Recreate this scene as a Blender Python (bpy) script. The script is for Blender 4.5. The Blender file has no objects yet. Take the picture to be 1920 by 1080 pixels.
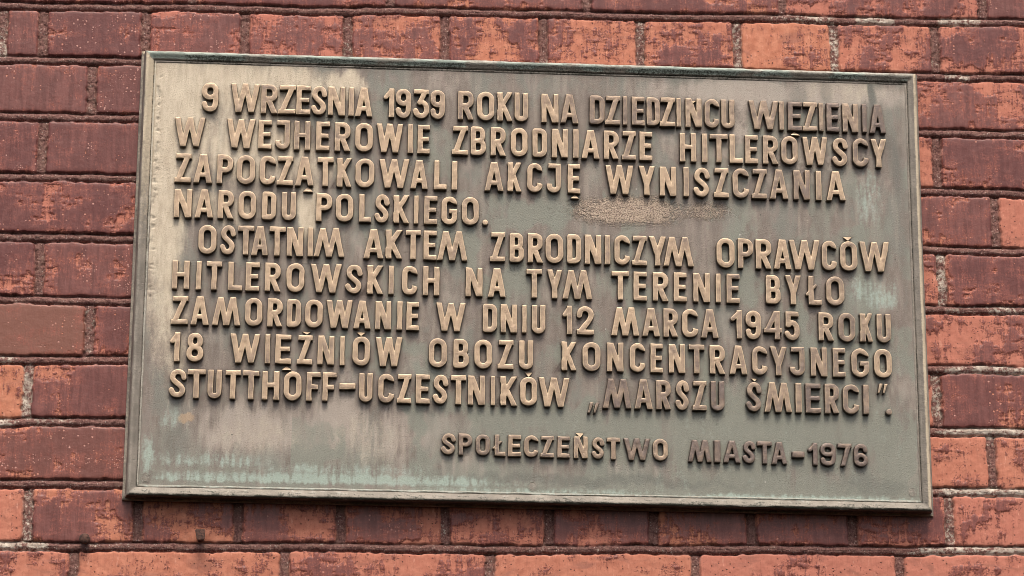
import bpy, math, random
import numpy as np

sc = bpy.context.scene
col = sc.collection
R = math.radians

# ------------------------------------------------------------------ camera, sky, sun, exposure
CAM_LOC = (-0.27188, -3.3636, -0.92519)
CAM_ROT = [[0.997414, -0.012762, -0.070728], [-0.071599, -0.261942, -0.962424], [-0.006244, 0.964999, -0.262178]]
LENS = 96.36
PLAQUE_Z = 2.6                      # the plaque's centre stands this high above the pavement
cd = bpy.data.cameras.new('camera')
cam = bpy.data.objects.new('camera', cd)
col.objects.link(cam)
from mathutils import Matrix, Vector
M = Matrix(CAM_ROT).to_4x4()
M.translation = Vector(CAM_LOC) + Vector((0, 0, PLAQUE_Z))
cam.matrix_world = M
cd.sensor_width = 36.0
cd.lens = LENS
cd.clip_start, cd.clip_end = 0.05, 200.0
sc.camera = cam

SUN_ELEV, SUN_AZ = R(58), R(4)      # overcast, light from high above the street, a touch from the right
w = bpy.data.worlds.new('World')
sc.world = w
w.use_nodes = True
nt = w.node_tree
sky = nt.nodes.new('ShaderNodeTexSky')
sky.sky_type = 'NISHITA'
sky.sun_disc = False
sky.sun_elevation = SUN_ELEV
sky.sun_rotation = math.pi - SUN_AZ
sky.air_density, sky.dust_density, sky.ozone_density = 1.0, 6.0, 0.6
bg = nt.nodes['Background']
bg.inputs['Strength'].default_value = 0.12
nt.links.new(sky.outputs[0], bg.inputs['Color'])
sd = bpy.data.lights.new('sun', 'SUN')
sd.energy = 1.4
sd.angle = R(20)
sd.color = (1.0, 0.93, 0.83)
sun = bpy.data.objects.new('sun', sd)
col.objects.link(sun)
sun.rotation_euler = (R(90) - SUN_ELEV, 0, SUN_AZ)   # at zero it points straight down; tilts towards the wall
sc.view_settings.view_transform = 'Standard'
sc.view_settings.look = 'None'
sc.view_settings.gamma = 1.0
sc.view_settings.use_curve_mapping = False
sc.view_settings.exposure = 0.78
sc.cycles.use_denoising = True
sc.cycles.filter_width = 0.85
sc.cycles.max_bounces = 5

# ------------------------------------------------------------------ measured tables (millimetres, wall or plaque coordinates)
LINES = [
 [
  "9 -425.3 207 20.9 38.8",
  "W -389.1 206.8 37.5 38.9 R -350 206.7 21.4 38.9 Z -327.9 206.6 22.2 38.9 E -304.9 206.5 18 38.9 S -286.2 206.5 20.6 38.9 N -264.3 206.4 21.8 38.9 I -238 206.3 6.6 38.9 A -229.8 206.2 22.3 38.9",
  "1 -193.6 206.1 14 38.9 9 -177.7 206.1 19.8 38.9 3 -155.4 206 20.7 38.9 9 -133.1 205.9 18.6 38.9",
  "R -97.6 205.8 20.4 38.9 O -73 205.7 22.1 38.9 K -46.4 205.6 19 38.9 U -24.8 205.5 17.7 38.9",
  "N 10.1 205.3 22 38.9 A 34.6 205.2 23.1 38.9",
  "D 72.3 205.1 19.5 38.9 Z 92.5 205 19.5 39 I 115.5 205 5.6 39 E 127.1 204.9 16.6 39 D 146.2 204.8 17.4 39 Z 163.5 204.8 20.1 39 I 185.2 204.7 5.8 39 N 197 204.6 20.8 39 v 204.5 238.6 5.8 3.3 C 221.7 204.6 19.2 39 U 243.4 204.5 17.2 39",
  "W 279.1 204.3 39.3 39 I 319.2 204.2 6.2 39 E 330.5 204.1 18.4 39 ^ 334.4 198.2 10 5.1 Z 349.7 204.1 19.3 39 I 371.2 204 5.7 39 E 381.2 204 16.7 39 N 402.2 203.9 20.3 39 I 428.1 203.8 5.7 39 A 437.2 203.7 22 39",
 ],
 [
  "W -458.5 159.3 38.9 38.7",
  "W -392.3 159.1 36.1 38.6 E -352 159 16.7 38.6 J -330.4 159 18.4 38.6 H -306.5 158.9 20.5 38.6 E -278.5 158.9 17.4 38.6 R -254.7 158.8 20 38.6 O -228.8 158.8 22.7 38.6 W -201.6 158.7 34.2 38.6 I -161.5 158.6 6.6 38.6 E -148.7 158.6 15.5 38.6",
  "Z -104.6 158.5 20.1 38.5 B -80.8 158.4 19.5 38.5 R -55.1 158.4 19.5 38.5 O -29.4 158.3 21.7 38.5 D -1.4 158.2 18.7 38.5 N 23.5 158.2 20.7 38.5 I 51.1 158.1 7 38.5 A 61.9 158.1 23.4 38.5 R 90.7 158 19.4 38.5 Z 113.9 158 18.2 38.5 E 136.7 157.9 16.5 38.5",
  "H 189.1 157.8 21.2 38.4 I 218 157.8 6.7 38.4 T 228 157.7 23.5 38.4 L 253.7 157.7 17.3 38.4 E 274 157.6 16.6 38.4 R 297.1 157.6 20.1 38.4 O 320.9 157.5 21.5 38.4 W 348.2 157.4 33.4 38.4 S 387 157.4 21 38.4 C 414.4 157.3 20.7 38.4 Y 437.6 157.2 21.1 38.4",
 ],
 [
  "Z -456.1 111.3 20.6 38.2 A -432.3 111.3 23.7 38.2 P -402.8 111.2 20.3 38.3 O -377.8 111.2 23.2 38.3 C -348.8 111.2 20 38.3 Z -326.9 111.2 20.4 38.4 A -303.7 111.2 23.4 38.4 ^ -291.9 104.1 9.7 6.4 T -275.6 111.2 19.9 38.5 K -250.2 111.1 18.2 38.5 O -227.3 111.1 23.9 38.5 W -197.2 111.1 38.3 38.6 A -157.3 111.1 22.6 38.6 L -127.2 111.1 16.3 38.7 I -104.5 111 6.9 38.7",
  "A -62.7 111 24.5 38.8 K -32.3 111 17 38.8 C -8 111 19.4 38.9 J 17.3 111 18.1 38.9 E 44.2 110.9 15.9 39 ^ 48.5 104.6 9.5 5.4",
  "W 92.6 110.9 36.2 39 Y 135.2 110.9 21.6 39.1 N 162.8 110.9 21.1 39.1 I 193.4 110.8 7 39.2 S 205.9 110.8 21.7 39.2 Z 232.6 110.8 19.1 39.3 C 257.1 110.8 21 39.3 Z 281.9 110.8 19.5 39.3 A 305.2 110.8 24 39.4 N 336.1 110.7 21.3 39.4 I 365.1 110.7 7.1 39.4 A 378.6 110.7 24.8 39.5",
 ],
 [
  "N -455.2 65 22.2 37.3 A -429.2 65 23.6 37.3 R -400 65 19.9 37.3 O -374.3 64.9 22.3 37.3 D -344.5 64.9 17.8 37.2 U -319.6 64.9 17.8 37.2",
  "P -276.1 64.9 20.2 37.1 O -251.3 64.9 22.1 37.1 L -221.7 64.9 15.3 37.1 S -202.3 64.9 19.1 37.1 K -177.4 64.9 19.2 37 I -152 64.9 5.7 37 E -139.1 64.8 16.9 37 G -117.2 64.8 20.1 37 O -91.2 64.8 21.7 36.9 . -64.7 64.8 6.9 7.8",
 ],
 [
  "O -423 17.9 22.7 37.9 S -396.2 17.9 20.2 38 T -373.6 17.9 20.2 38 A -356.4 17.9 21.4 38 T -334.2 17.8 20.2 38.1 N -311.9 17.8 20.6 38.1 I -285.5 17.8 6.5 38.1 M -278 17.8 38.8 38.2",
  "A -214.9 17.7 25 38.3 K -186.5 17.7 20.3 38.3 T -161.7 17.7 18.7 38.4 E -139.2 17.6 16.5 38.4 M -122 17.6 38.7 38.4",
  "Z -54.6 17.6 19.1 38.5 B -30 17.5 18.3 38.6 R -6.7 17.5 19.3 38.6 O 15.9 17.5 22.6 38.7 D 43.4 17.5 18 38.7 N 66.1 17.4 20.9 38.7 I 91.7 17.4 6.9 38.8 C 103.9 17.4 19.7 38.8 Z 126.5 17.4 18.9 38.8 Y 147.8 17.4 22.8 38.9 M 166.6 17.3 38.6 38.9",
  "O 234.8 17.3 23.3 39 P 262.3 17.2 19.5 39.1 R 285.4 17.2 20.4 39.1 A 308.3 17.2 22.8 39.2 W 328.4 17.2 39.7 39.2 C 370.6 17.1 19.1 39.3 O 394.4 17.1 22 39.3 v 400.6 57.6 9.6 5.3 W 419.3 17.1 38.7 39.3",
 ],
 [
  "H -454.1 -28.8 21.5 37 I -423.8 -28.8 5.9 37.1 T -411.3 -28.8 19.3 37.1 L -384.1 -28.9 17.9 37.1 E -362.1 -28.9 17.3 37.2 R -337.9 -28.9 19.8 37.2 O -311.1 -28.9 22.7 37.3 W -281 -28.9 39 37.3 S -237.4 -28.9 21.9 37.4 K -208.9 -28.9 19.4 37.4 I -182.5 -29 6.5 37.5 C -165.7 -29 19.4 37.5 H -139.1 -29 20.6 37.6",
  "N -85.1 -29 21.2 37.6 A -57.2 -29 22.9 37.7",
  "T -8.2 -29 19.9 37.8 Y 17.7 -29.1 19.9 37.8 M 37.6 -29.1 37.9 37.9",
  "T 100.4 -29.1 21.9 38 E 128.1 -29.1 17 38 R 152.6 -29.1 20.2 38 E 179.5 -29.1 16.7 38.1 N 204.3 -29.1 21.5 38.1 I 233.3 -29.2 6.1 38.2 E 247 -29.2 16.9 38.2",
  "B 297.5 -29.2 19 38.3 Y 322.3 -29.2 20.7 38.3 l 349.8 -29.2 19.3 38.4 O 375 -29.2 23.3 38.4",
 ],
 [
  "Z -453.3 -74.2 20.8 36.3 A -429.1 -74.3 22.8 36.3 M -402.5 -74.3 35.6 36.4 O -361.5 -74.4 21.7 36.4 R -333.5 -74.5 19.1 36.4 D -309.3 -74.5 17.6 36.4 O -286.5 -74.6 22.1 36.5 W -260.1 -74.7 33.3 36.5 A -226 -74.7 22 36.5 N -198.4 -74.8 19.9 36.6 I -171.1 -74.8 6.5 36.6 E -159.3 -74.9 15.7 36.6",
  "W -121.9 -75 37.1 36.7",
  "D -63.2 -75.1 18.3 36.7 N -40.5 -75.1 20.5 36.7 I -13.5 -75.2 5.7 36.8 U -1.2 -75.2 17 36.8",
  "1 37.6 -75.3 12.3 36.8 2 55.7 -75.3 21.8 36.8",
  "M 99.4 -75.4 35.7 36.9 A 138.7 -75.5 22.7 36.9 R 165.9 -75.6 18.5 37 C 189.6 -75.6 20.5 37 A 213.6 -75.7 22.6 37",
  "1 251.8 -75.7 14.3 37 9 270.7 -75.8 19.7 37.1 4 294.1 -75.8 23.2 37.1 5 320.5 -75.9 19.4 37.1",
  "R 364.1 -76 19.8 37.2 O 389.5 -76.1 21.9 37.2 K 418.1 -76.1 16.1 37.2 U 439 -76.2 18.3 37.3",
 ],
 [
  "1 -453.5 -122 12.5 37.3 8 -432.8 -122 21.2 37.3",
  "W -378.5 -122 36.9 37.3 I -335.1 -122 5.9 37.3 E -322.3 -122 19.7 37.3 ^ -312 -129.3 9.2 5.1 Z -295.2 -122.1 18.9 37.3 v -288 -83.1 8.9 3.8 N -269.5 -122.1 20.6 37.3 I -241.7 -122.1 5.6 37.3 O -226.2 -122.1 22.1 37.3 v -220 -83.5 8.6 4.5 W -197.5 -122.1 33.6 37.3",
  "O -130.5 -122.2 22.5 37.3 B -99.7 -122.2 19.5 37.3 O -73.2 -122.2 21.9 37.3 Z -43.9 -122.2 19.7 37.3 U -17 -122.2 17.4 37.3",
  "K 37.3 -122.3 18.1 37.3 O 63 -122.3 22.5 37.3 N 94.2 -122.3 20.4 37.4 C 122.9 -122.3 19.2 37.4 E 149.1 -122.3 15.7 37.4 N 172.4 -122.3 20.4 37.4 T 197.8 -122.4 19.9 37.4 R 224.4 -122.4 19.6 37.4 A 249.5 -122.4 22.9 37.4 C 278.3 -122.4 19.3 37.4 Y 300.9 -122.4 22.2 37.4 J 326.4 -122.4 18.9 37.4 N 353.2 -122.4 20.7 37.4 E 381.8 -122.5 15.8 37.4 G 405.2 -122.5 22.5 37.4 O 434.4 -122.5 22.4 37.4",
 ],
 [
  "S -453.3 -168.2 22.3 36.5 T -429.9 -168.2 22 36.5 U -404.7 -168.3 17.4 36.6 T -383.2 -168.3 19.1 36.6 T -361.3 -168.4 20.2 36.7 H -337.3 -168.4 21.1 36.7 O -310.5 -168.5 22.1 36.8 F -282.4 -168.6 17.5 36.8 F -262.5 -168.6 17.5 36.9 - -241.3 -152.8 20 7.7 U -216.8 -168.7 16.7 36.9 C -193.2 -168.8 20.1 37 Z -169.5 -168.8 17.6 37 E -146.1 -168.9 17.3 37.1 S -125.3 -168.9 19.8 37.1 T -102.3 -169 18.8 37.2 N -80.8 -169 21.1 37.2 I -51.9 -169.1 5.1 37.3 K -39.6 -169.1 20.2 37.3 O -15.4 -169.2 21 37.4 v -8.5 -131.1 7.3 5.5 W 7.6 -169.3 39 37.4",
  ", 69.6 -176.2 13.5 12.5 M 88.5 -169.5 36.4 37.6 A 128.5 -169.5 22.8 37.7 R 156 -169.6 19 37.7 S 179.9 -169.7 17.8 37.8 Z 201.9 -169.7 17.8 37.8 U 225 -169.8 17.2 37.9",
  'S 269.5 -169.9 20.4 38 v 278 -130.4 6.4 4.1 M 293.2 -169.9 34.9 38 I 332.7 -170 7.7 38.1 E 345.5 -170.1 19.6 38.1 R 370.1 -170.1 18.3 38.2 C 392.9 -170.2 21 38.2 I 418.9 -170.2 7.4 38.3 " 437.7 -142.5 12.4 11.3 . 447.4 -170.3 8.6 7.6',
 ],
 [
  "S -113.6 -232.8 18.4 26.9 P -91.5 -233 16.7 26.9 O -70.4 -233.2 17.6 27 l -48.8 -233.4 15.4 27.1 E -30 -233.5 16.2 27.2 C -10 -233.7 17.9 27.2 Z 10.3 -233.9 16.8 27.3 E 31.7 -234.1 15.5 27.4 N 52.4 -234.2 17 27.5 v 56.2 -207.3 7.6 5.1 S 74.3 -234.4 16.3 27.5 T 93.5 -234.6 16.7 27.6 W 114.7 -234.9 33.3 27.7 O 151.6 -235.1 18.5 27.8",
  "M 195.7 -235.6 29.8 28 I 228.8 -235.8 7.7 28.1 A 240.2 -235.9 21.5 28.2 S 264.6 -236.1 16.4 28.3 T 283.5 -236.3 18.1 28.3 A 301.2 -236.4 19.5 28.4 - 327 -227.6 15.6 7.5 1 347.6 -236.8 11.6 28.5 9 362.8 -237 19.6 28.6 7 384.8 -237.2 17.9 28.7 6 405.4 -237.3 17.6 28.8",
 ],
]
BED_JOINTS = [(363.9, 0.0018), (287.4, 0.0005), (209.2, -0.0002), (128.5, -0.0002), (50.2, -0.0012), (-30.7, 0.0009), (-110.0, -0.0001), (-190.7, -0.0018), (-268.1, -0.0007), (-344.8, 0.0008)]
HEAD_JOINTS = [[-692.0, -438.9, -182.4, 76.8, 338.1, 605.1], [-681.4, -630.3, -498.2, -369.7, -238.3, -111.2, 18.0, 147.1, 274.1, 404.6, 539.3], [-564.8, -309.9, -54.3, 203.8, 454.0, 717.4], [-625.6, -373.5, -120.1, 275.3, 534.6, 798.1], [-748.3, -490.2, -236.1, 86.1, 346.1, 607.5], [-622.9, -373.7, -120.0, 274.2, 533.3], [-557.4, -308.5, -59.0, 145.2, 399.3, 663.1], [-630.5, -380.5, -126.5, 259.4, 519.4], [-746.1, -497.5, -246.3, 68.0, 325.1, 586.3], [-624.3, -490.0, -366.1, -238.9, -109.1, 20.2, 150.7, 275.3, 403.9, 527.7], [-566.9, -307.3, -53.4, 203.2, 460.6]]
PLATE_TONES = {
 'cream': [(-466, 107, 30.2, 237.6, 0.9), (-378, 253, 157.3, 36.3, 0.8), (-241, 254, 30.9, 20.4, 0.8), (-341, 146, 115.4, 42.9, 0.6), (-454, 200, 47.4, 86.6, 0.8), (-288, 80, 16.2, 42.5, 0.95), (-362, 196, 81.6, 65.0, 0.5), (-447, -67, 21.2, 118.2, 0.45), (-393, 81, 80.8, 28.3, 0.5), (-343, -215, 85.8, 33.8, 0.3), (-198, -212, 59.7, 40.8, 0.3), (405, 263, 84.6, 22.1, 0.35)],  # cream tone, mostly down the left and across the upper left
 'green': [(136, -205, 352.1, 51.4, 0.7), (-441, -224, 39.4, 40.5, 0.6), (-263, -244, 211.9, 27.0, 0.55), (339, -187, 149.8, 69.1, 0.6), (171, -24, 41.0, 21.1, 0.5), (-101, 39, 40.7, 42.4, 0.45), (1, 85, 54.7, 21.4, 0.4), (-176, 245, 27.5, 23.3, 0.6), (-159, -122, 40.1, 62.1, 0.4), (416, -81, 55.0, 141.4, 0.4), (42, -111, 33.7, 27.7, 0.5), (288, 21, 62.0, 56.9, 0.35), (-33, -15, 33.9, 42.1, 0.4)],
 'turq': [(-263, -265, 231.5, 7.4, 0.9), (-450, -197, 14.4, 18.9, 0.5), (-476, -252, 9.1, 26.8, 0.7), (-395, -248, 78.8, 10.7, 0.55), (-237, -253, 132.3, 8.1, 0.4), (435, 104, 18.1, 54.2, 0.75), (417, -13, 12.4, 22.7, 0.85), (449, -17, 24.2, 22.7, 0.85), (463, 40, 6.9, 28.6, 0.4), (337, -277, 155.5, 4.1, 0.9), (2, -274, 166.8, 4.0, 0.5), (42, 79, 20.5, 28.5, 0.2)],
 'dark': [(345, 257, 17.6, 29.5, 0.55), (383, 255, 12.7, 25.0, 0.55), (445, 258, 7.8, 28.0, 1.0), (469, 170, 11.2, 58.4, 0.65), (478, 84, 11.1, 159.8, 0.4), (182, 260, 12.6, 23.5, 0.4), (-438, -220, 24.9, 28.3, 0.5), (69, -262, 282.0, 9.5, 0.55), (432, -260, 61.1, 17.0, 0.5), (-61, 83, 20.5, 42.8, 0.2), (-348, -272, 98.5, 3.3, 0.2)],
 'sand': [(124, 91, 79.1, 19.3, 1.0), (227, 94, 34.5, 12.9, 0.45)],
 'orange': [(-428, -191, 13.2, 8.8, 0.8)],
}
PALE_MORTAR = [(363, 364, 46, 9, 0.9), (459, 364, 29, 9, 1), (572, 364, 31, 9, 1), (566, 287, 18, 9, 1), (783, -31, 254, 9, 0.8), (-810, -31, 160, 9, 0.4), (771, -111, 262, 9, 1), (768, -192, 260, 9, 1.1), (766, -269, 258, 9, 1.3), (745, -345, 275, 9, 1.1), (-803, -110, 163, 9, 1), (-800, -190, 163, 9, 1.2), (-597, -190, 26, 9, 0.8), (-601, -268, 39, 9, 0.5), (-771, -346, 186, 9, 1.1), (-392, -346, 193, 9, 0.5), (1, -346, 200, 9, 0.35), (274, 326, 9, 36, 0.8), (405, 326, 9, 36, 0.9), (-238, 325, 9, 36, 0.6), (18, 326, 9, 36, 0.5), (147, 326, 9, 36, 0.6), (539, 326, 9, 36, 0.5), (533, 10, 9, 36, 0.9), (-631, -150, 9, 36, 0.9), (519, -151, 9, 36, 0.8), (586, -230, 9, 36, 0.5), (-624, -307, 9, 36, 0.7), (528, -307, 9, 36, 0.8), (-109, -307, 9, 36, 0.5), (-53, -362, 9, 36, 0.5), (-557, -71, 9, 36, 0.5), (-565, 248, 9, 36, 0.4), (-681, 325, 9, 36, 0.7), (338, 378, 9, 36, 0.4)]

# ------------------------------------------------------------------ helpers
def hash2(i, j, seed):
    i = i.astype(np.int64); j = j.astype(np.int64)
    h = (i * 374761393 + j * 668265263 + seed * 974634777) & 0xFFFFFFFF
    h = ((h ^ (h >> 13)) * 1274126177) & 0xFFFFFFFF
    h = ((h ^ (h >> 16)) * 2246822519) & 0xFFFFFFFF
    return ((h ^ (h >> 15)) & 0xFFFFFF) / float(0xFFFFFF)

def vnoise(x, y, seed=0):
    xi, yi = np.floor(x), np.floor(y)
    fx, fy = x - xi, y - yi
    fx = fx * fx * (3 - 2 * fx); fy = fy * fy * (3 - 2 * fy)
    a = hash2(xi, yi, seed); b = hash2(xi + 1, yi, seed)
    c = hash2(xi, yi + 1, seed); d = hash2(xi + 1, yi + 1, seed)
    return (a + (b - a) * fx) * (1 - fy) + (c + (d - c) * fx) * fy

def fbm(x, y, seed=0, octaves=4, gain=0.5):
    s, a, t = 0.0, 1.0, 0.0
    for o in range(octaves):
        # each octave turned a little so the lattice does not show
        cs, sn = math.cos(0.6 * o + 0.3), math.sin(0.6 * o + 0.3)
        f = 2.03 ** o
        s = s + a * vnoise((x * cs - y * sn) * f + 17.3 * o, (x * sn + y * cs) * f - 9.1 * o, seed + o)
        t += a; a *= gain
    return s / t

def sstep(e0, e1, x):
    t = np.clip((x - e0) / (e1 - e0), 0, 1)
    return t * t * (3 - 2 * t)

def build_mesh(name, verts, quads=None, tris=None, mats=(), attrs=None, smooth=True):
    me = bpy.data.meshes.new(name)
    verts = np.asarray(verts, np.float32)
    q = np.zeros((0, 4), np.int32) if quads is None or len(quads) == 0 else np.asarray(quads, np.int32)
    t = np.zeros((0, 3), np.int32) if tris is None or len(tris) == 0 else np.asarray(tris, np.int32)
    me.vertices.add(len(verts))
    me.vertices.foreach_set('co', verts.ravel())
    me.loops.add(q.size + t.size)
    me.loops.foreach_set('vertex_index', np.concatenate([q.ravel(), t.ravel()]))
    me.polygons.add(len(q) + len(t))
    starts = np.concatenate([np.arange(len(q)) * 4, q.size + np.arange(len(t)) * 3]).astype(np.int32)
    me.polygons.foreach_set('loop_start', starts)
    me.polygons.foreach_set('use_smooth', np.full(len(q) + len(t), smooth, bool))
    me.update(calc_edges=True)
    for k, v in (attrs or {}).items():
        a = me.color_attributes.new(k, 'FLOAT_COLOR', 'POINT')
        a.data.foreach_set('color', np.asarray(v, np.float32).ravel())
    for m in mats:
        me.materials.append(m)
    me.validate()
    return me

def link(name, me, parent=None):
    o = bpy.data.objects.new(name, me)
    col.objects.link(o)
    if parent is not None:
        o.parent = parent
    return o

def tag(o, label, cat, kind=None, group=None):
    o['label'] = label; o['category'] = cat
    if kind: o['kind'] = kind
    if group: o['group'] = group

class Mat:
    """A thin wrapper that keeps node graphs readable."""
    def __init__(self, name):
        self.m = bpy.data.materials.new(name); self.m.use_nodes = True
        self.t = self.m.node_tree; self.b = self.t.nodes['Principled BSDF']
        self.co = self.t.nodes.new('ShaderNodeTexCoord').outputs['Object']
    def put(self, sock, v):
        if hasattr(v, 'is_output'): self.t.links.new(v, sock)
        elif isinstance(v, tuple): sock.default_value = (*v, 1) if len(v) == 3 and len(sock.default_value) == 4 else v
        else: sock.default_value = v
    def math(self, op, a, b=0.0, clamp=False):
        n = self.t.nodes.new('ShaderNodeMath'); n.operation = op; n.use_clamp = clamp
        self.put(n.inputs[0], a); self.put(n.inputs[1], b); return n.outputs[0]
    def mix(self, f, a, b, mode='MIX'):
        n = self.t.nodes.new('ShaderNodeMix'); n.data_type = 'RGBA'; n.blend_type = mode
        self.put(n.inputs[0], f); self.put(n.inputs[6], a); self.put(n.inputs[7], b); return n.outputs[2]
    def step(self, x, lo, hi, a=0.0, b=1.0):
        n = self.t.nodes.new('ShaderNodeMapRange'); n.interpolation_type = 'SMOOTHSTEP'
        self.put(n.inputs[0], x)
        for i, v in enumerate((lo, hi, a, b)): self.put(n.inputs[i + 1], v)
        return n.outputs[0]
    def noise(self, scale, detail=3.0, rough=0.55, stretch=(1, 1, 1), distort=0.0):
        mp = self.t.nodes.new('ShaderNodeMapping'); mp.inputs['Scale'].default_value = stretch
        self.t.links.new(self.co, mp.inputs[0])
        n = self.t.nodes.new('ShaderNodeTexNoise')
        n.inputs['Scale'].default_value = scale; n.inputs['Detail'].default_value = detail
        n.inputs['Roughness'].default_value = rough; n.inputs['Distortion'].default_value = distort
        self.t.links.new(mp.outputs[0], n.inputs['Vector']); return n.outputs[0]
    def voronoi(self, scale, rnd=1.0):
        n = self.t.nodes.new('ShaderNodeTexVoronoi'); n.inputs['Scale'].default_value = scale
        n.inputs['Randomness'].default_value = rnd
        self.t.links.new(self.co, n.inputs['Vector']); return n.outputs['Distance'], n.outputs['Color']
    def attr(self, name):
        n = self.t.nodes.new('ShaderNodeAttribute'); n.attribute_name = name
        s = self.t.nodes.new('ShaderNodeSeparateColor'); self.t.links.new(n.outputs['Color'], s.inputs[0])
        return s.outputs[0], s.outputs[1], s.outputs[2], n.outputs['Alpha']
    def red(self, c):
        s = self.t.nodes.new('ShaderNodeSeparateColor'); self.t.links.new(c, s.inputs[0]); return s.outputs[0]
    def bump(self, h, dist, strength=1.0):
        n = self.t.nodes.new('ShaderNodeBump'); n.inputs['Distance'].default_value = dist
        n.inputs['Strength'].default_value = strength
        self.t.links.new(h, n.inputs['Height']); self.t.links.new(n.outputs[0], self.b.inputs['Normal'])
    def done(self, colour, rough, metal=0.0, spec=0.5):
        self.put(self.b.inputs['Base Color'], colour); self.put(self.b.inputs['Roughness'], rough)
        self.put(self.b.inputs['Metallic'], metal); self.put(self.b.inputs['Specular IOR Level'], spec)
        return self.m

# ------------------------------------------------------------------ materials
def brick_material():
    k = Mat('glazed_brick')
    chip, mort, tone, pale = k.attr('A')
    worn_lit, olive, pink, pits = k.attr('B')
    flecks = k.math('MULTIPLY', k.math('SUBTRACT', pits, 0.05), -2.0)
    n_fine = k.noise(420, 3)
    n_mid = k.noise(90, 4, 0.6)
    vs_ = k.noise(95, 3, 0.6, (2.8, 1, 0.4))
    streak = k.noise(60, 3, 0.55, (2.6, 1, 0.3))
    # dark glaze, its tone drifting from brick to brick and in thin vertical runs
    glaze = k.mix(k.step(streak, 0.35, 0.7), GLAZE_A, GLAZE_B)
    glaze = k.mix(k.step(tone, 0.0, 1.0, 0.0, 0.55), glaze, GLAZE_C)
    glaze = k.mix(k.step(n_mid, 0.52, 0.75, 0, 0.40), glaze, GLAZE_D)
    glaze = k.mix(k.step(k.noise(38, 4, 0.7, (1.8, 1, 0.5), 0.4), 0.54, 0.74, 0, 0.35), glaze, (0.25, 0.105, 0.088))
    glaze = k.mix(k.math('MULTIPLY', olive, 0.75), glaze, (0.20, 0.085, 0.058))
    # the brick body under it where the glaze has come away
    body = k.mix(k.step(n_mid, 0.3, 0.75), BODY_A, BODY_B)
    body = k.mix(k.math('MULTIPLY', pink, 0.85), body, BODY_PINK)
    body = k.mix(k.step(n_fine, 0.58, 0.72, 0, 0.55), body, (0.30, 0.10, 0.065))
    body = k.mix(k.step(vs_, 0.52, 0.72, 0, 0.55), body, (0.33, 0.125, 0.085))
    body = k.mix(k.step(k.noise(34, 5, 0.65, (0.7, 1, 1.6), 0.6), 0.52, 0.70, 0, 0.65), body, (0.27, 0.115, 0.085))
    body = k.mix(k.step(k.noise(150, 3, 0.6, (1.5, 1, 0.5)), 0.62, 0.74, 0, 0.5), body, (0.66, 0.34, 0.25))
    n_mic = k.noise(900, 2)
    vs = k.noise(130, 2, 0.6, (3.2, 1, 0.45))
    hs = k.noise(110, 2, 0.6, (0.5, 1, 3))
    f = k.math('ADD', chip, k.math('MULTIPLY', k.math('SUBTRACT', n_fine, 0.5), 0.85))
    f = k.math('ADD', f, k.math('MULTIPLY', k.math('SUBTRACT', vs, 0.5), 0.70))
    f = k.math('ADD', f, k.math('MULTIPLY', k.math('SUBTRACT', hs, 0.5), 0.25))
    f = k.math('ADD', f, k.math('MULTIPLY', k.math('SUBTRACT', n_mic, 0.5), 0.45))
    thin = k.step(f, 0.12, 0.60, 0, 0.70)
    bare = k.step(f, 0.42, 0.70)
    c = k.mix(thin, glaze, RED_WORN)
    c = k.mix(bare, c, body)
    rim = k.math('MULTIPLY', k.step(f, 0.42, 0.47), k.step(f, 0.47, 0.52, 1, 0))
    c = k.mix(k.math('MULTIPLY', rim, k.step(n_mid, 0.4, 0.6, 0.0, 0.5)), c, (0.085, 0.030, 0.027))
    # pin holes in clusters, pale pink
    d, cc = k.voronoi(215)
    clus = k.noise(26, 3)
    orange = k.step(k.math('ADD', k.noise(60, 2), flecks), 0.45, 0.65)
    thr = k.step(k.math('ADD', clus, pits), 0.54, 0.72, 0.006, 0.50)
    on = k.math('LESS_THAN', k.red(cc), thr)
    spot = k.math('MULTIPLY', on, k.step(k.math('ADD', d, k.math('MULTIPLY', n_mic, 0.35)), 0.32, 0.52, 1, 0))
    d2, c2 = k.voronoi(430)
    on2 = k.math('LESS_THAN', k.red(c2), k.step(k.math('ADD', k.noise(40, 3), pits), 0.58, 0.74, 0.0, 0.35))
    spot2 = k.math('MULTIPLY', on2, k.step(k.math('ADD', d2, k.math('MULTIPLY', n_mic, 0.3)), 0.40, 0.62, 1, 0))
    spot = k.math('MAXIMUM', spot, k.math('MULTIPLY', spot2, 0.8))
    spot = k.math('MULTIPLY', spot, k.step(bare, 0.0, 1.0, 0.95, 0.15))
    c = k.mix(k.math('MULTIPLY', spot, 0.9), c, k.mix(orange, k.mix(n_mic, (0.46, 0.20, 0.16), (0.60, 0.36, 0.30)), (0.52, 0.20, 0.12)))
    hole = k.math('MULTIPLY', k.math('MULTIPLY', bare, k.math('GREATER_THAN', k.red(cc), 0.80)), k.step(d, 0.12, 0.24, 1, 0))
    c = k.mix(k.math('MULTIPLY', hole, 0.8), c, (0.10, 0.045, 0.04))
    # rubbed arrises, plus a highlight painted along each brick's upper edge
    c = k.mix(k.math('MULTIPLY', k.step(worn_lit, 0.2, 0.9), k.step(n_fine, 0.3, 0.6, 0.2, 0.9)), c, (0.50, 0.24, 0.19))
    # mortar
    m = k.mix(k.step(n_fine, 0.35, 0.65), (0.105, 0.045, 0.040), (0.21, 0.110, 0.092))
    m = k.mix(k.step(n_mid, 0.45, 0.75, 0, 0.6), m, (0.20, 0.125, 0.10))
    dv, cv = k.voronoi(420)
    grit = k.math('MULTIPLY', k.math('LESS_THAN', k.red(cv), 0.16), k.step(dv, 0.2, 0.4, 1, 0))
    m = k.mix(k.math('MULTIPLY', grit, 0.6), m, (0.46, 0.38, 0.33))
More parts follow.
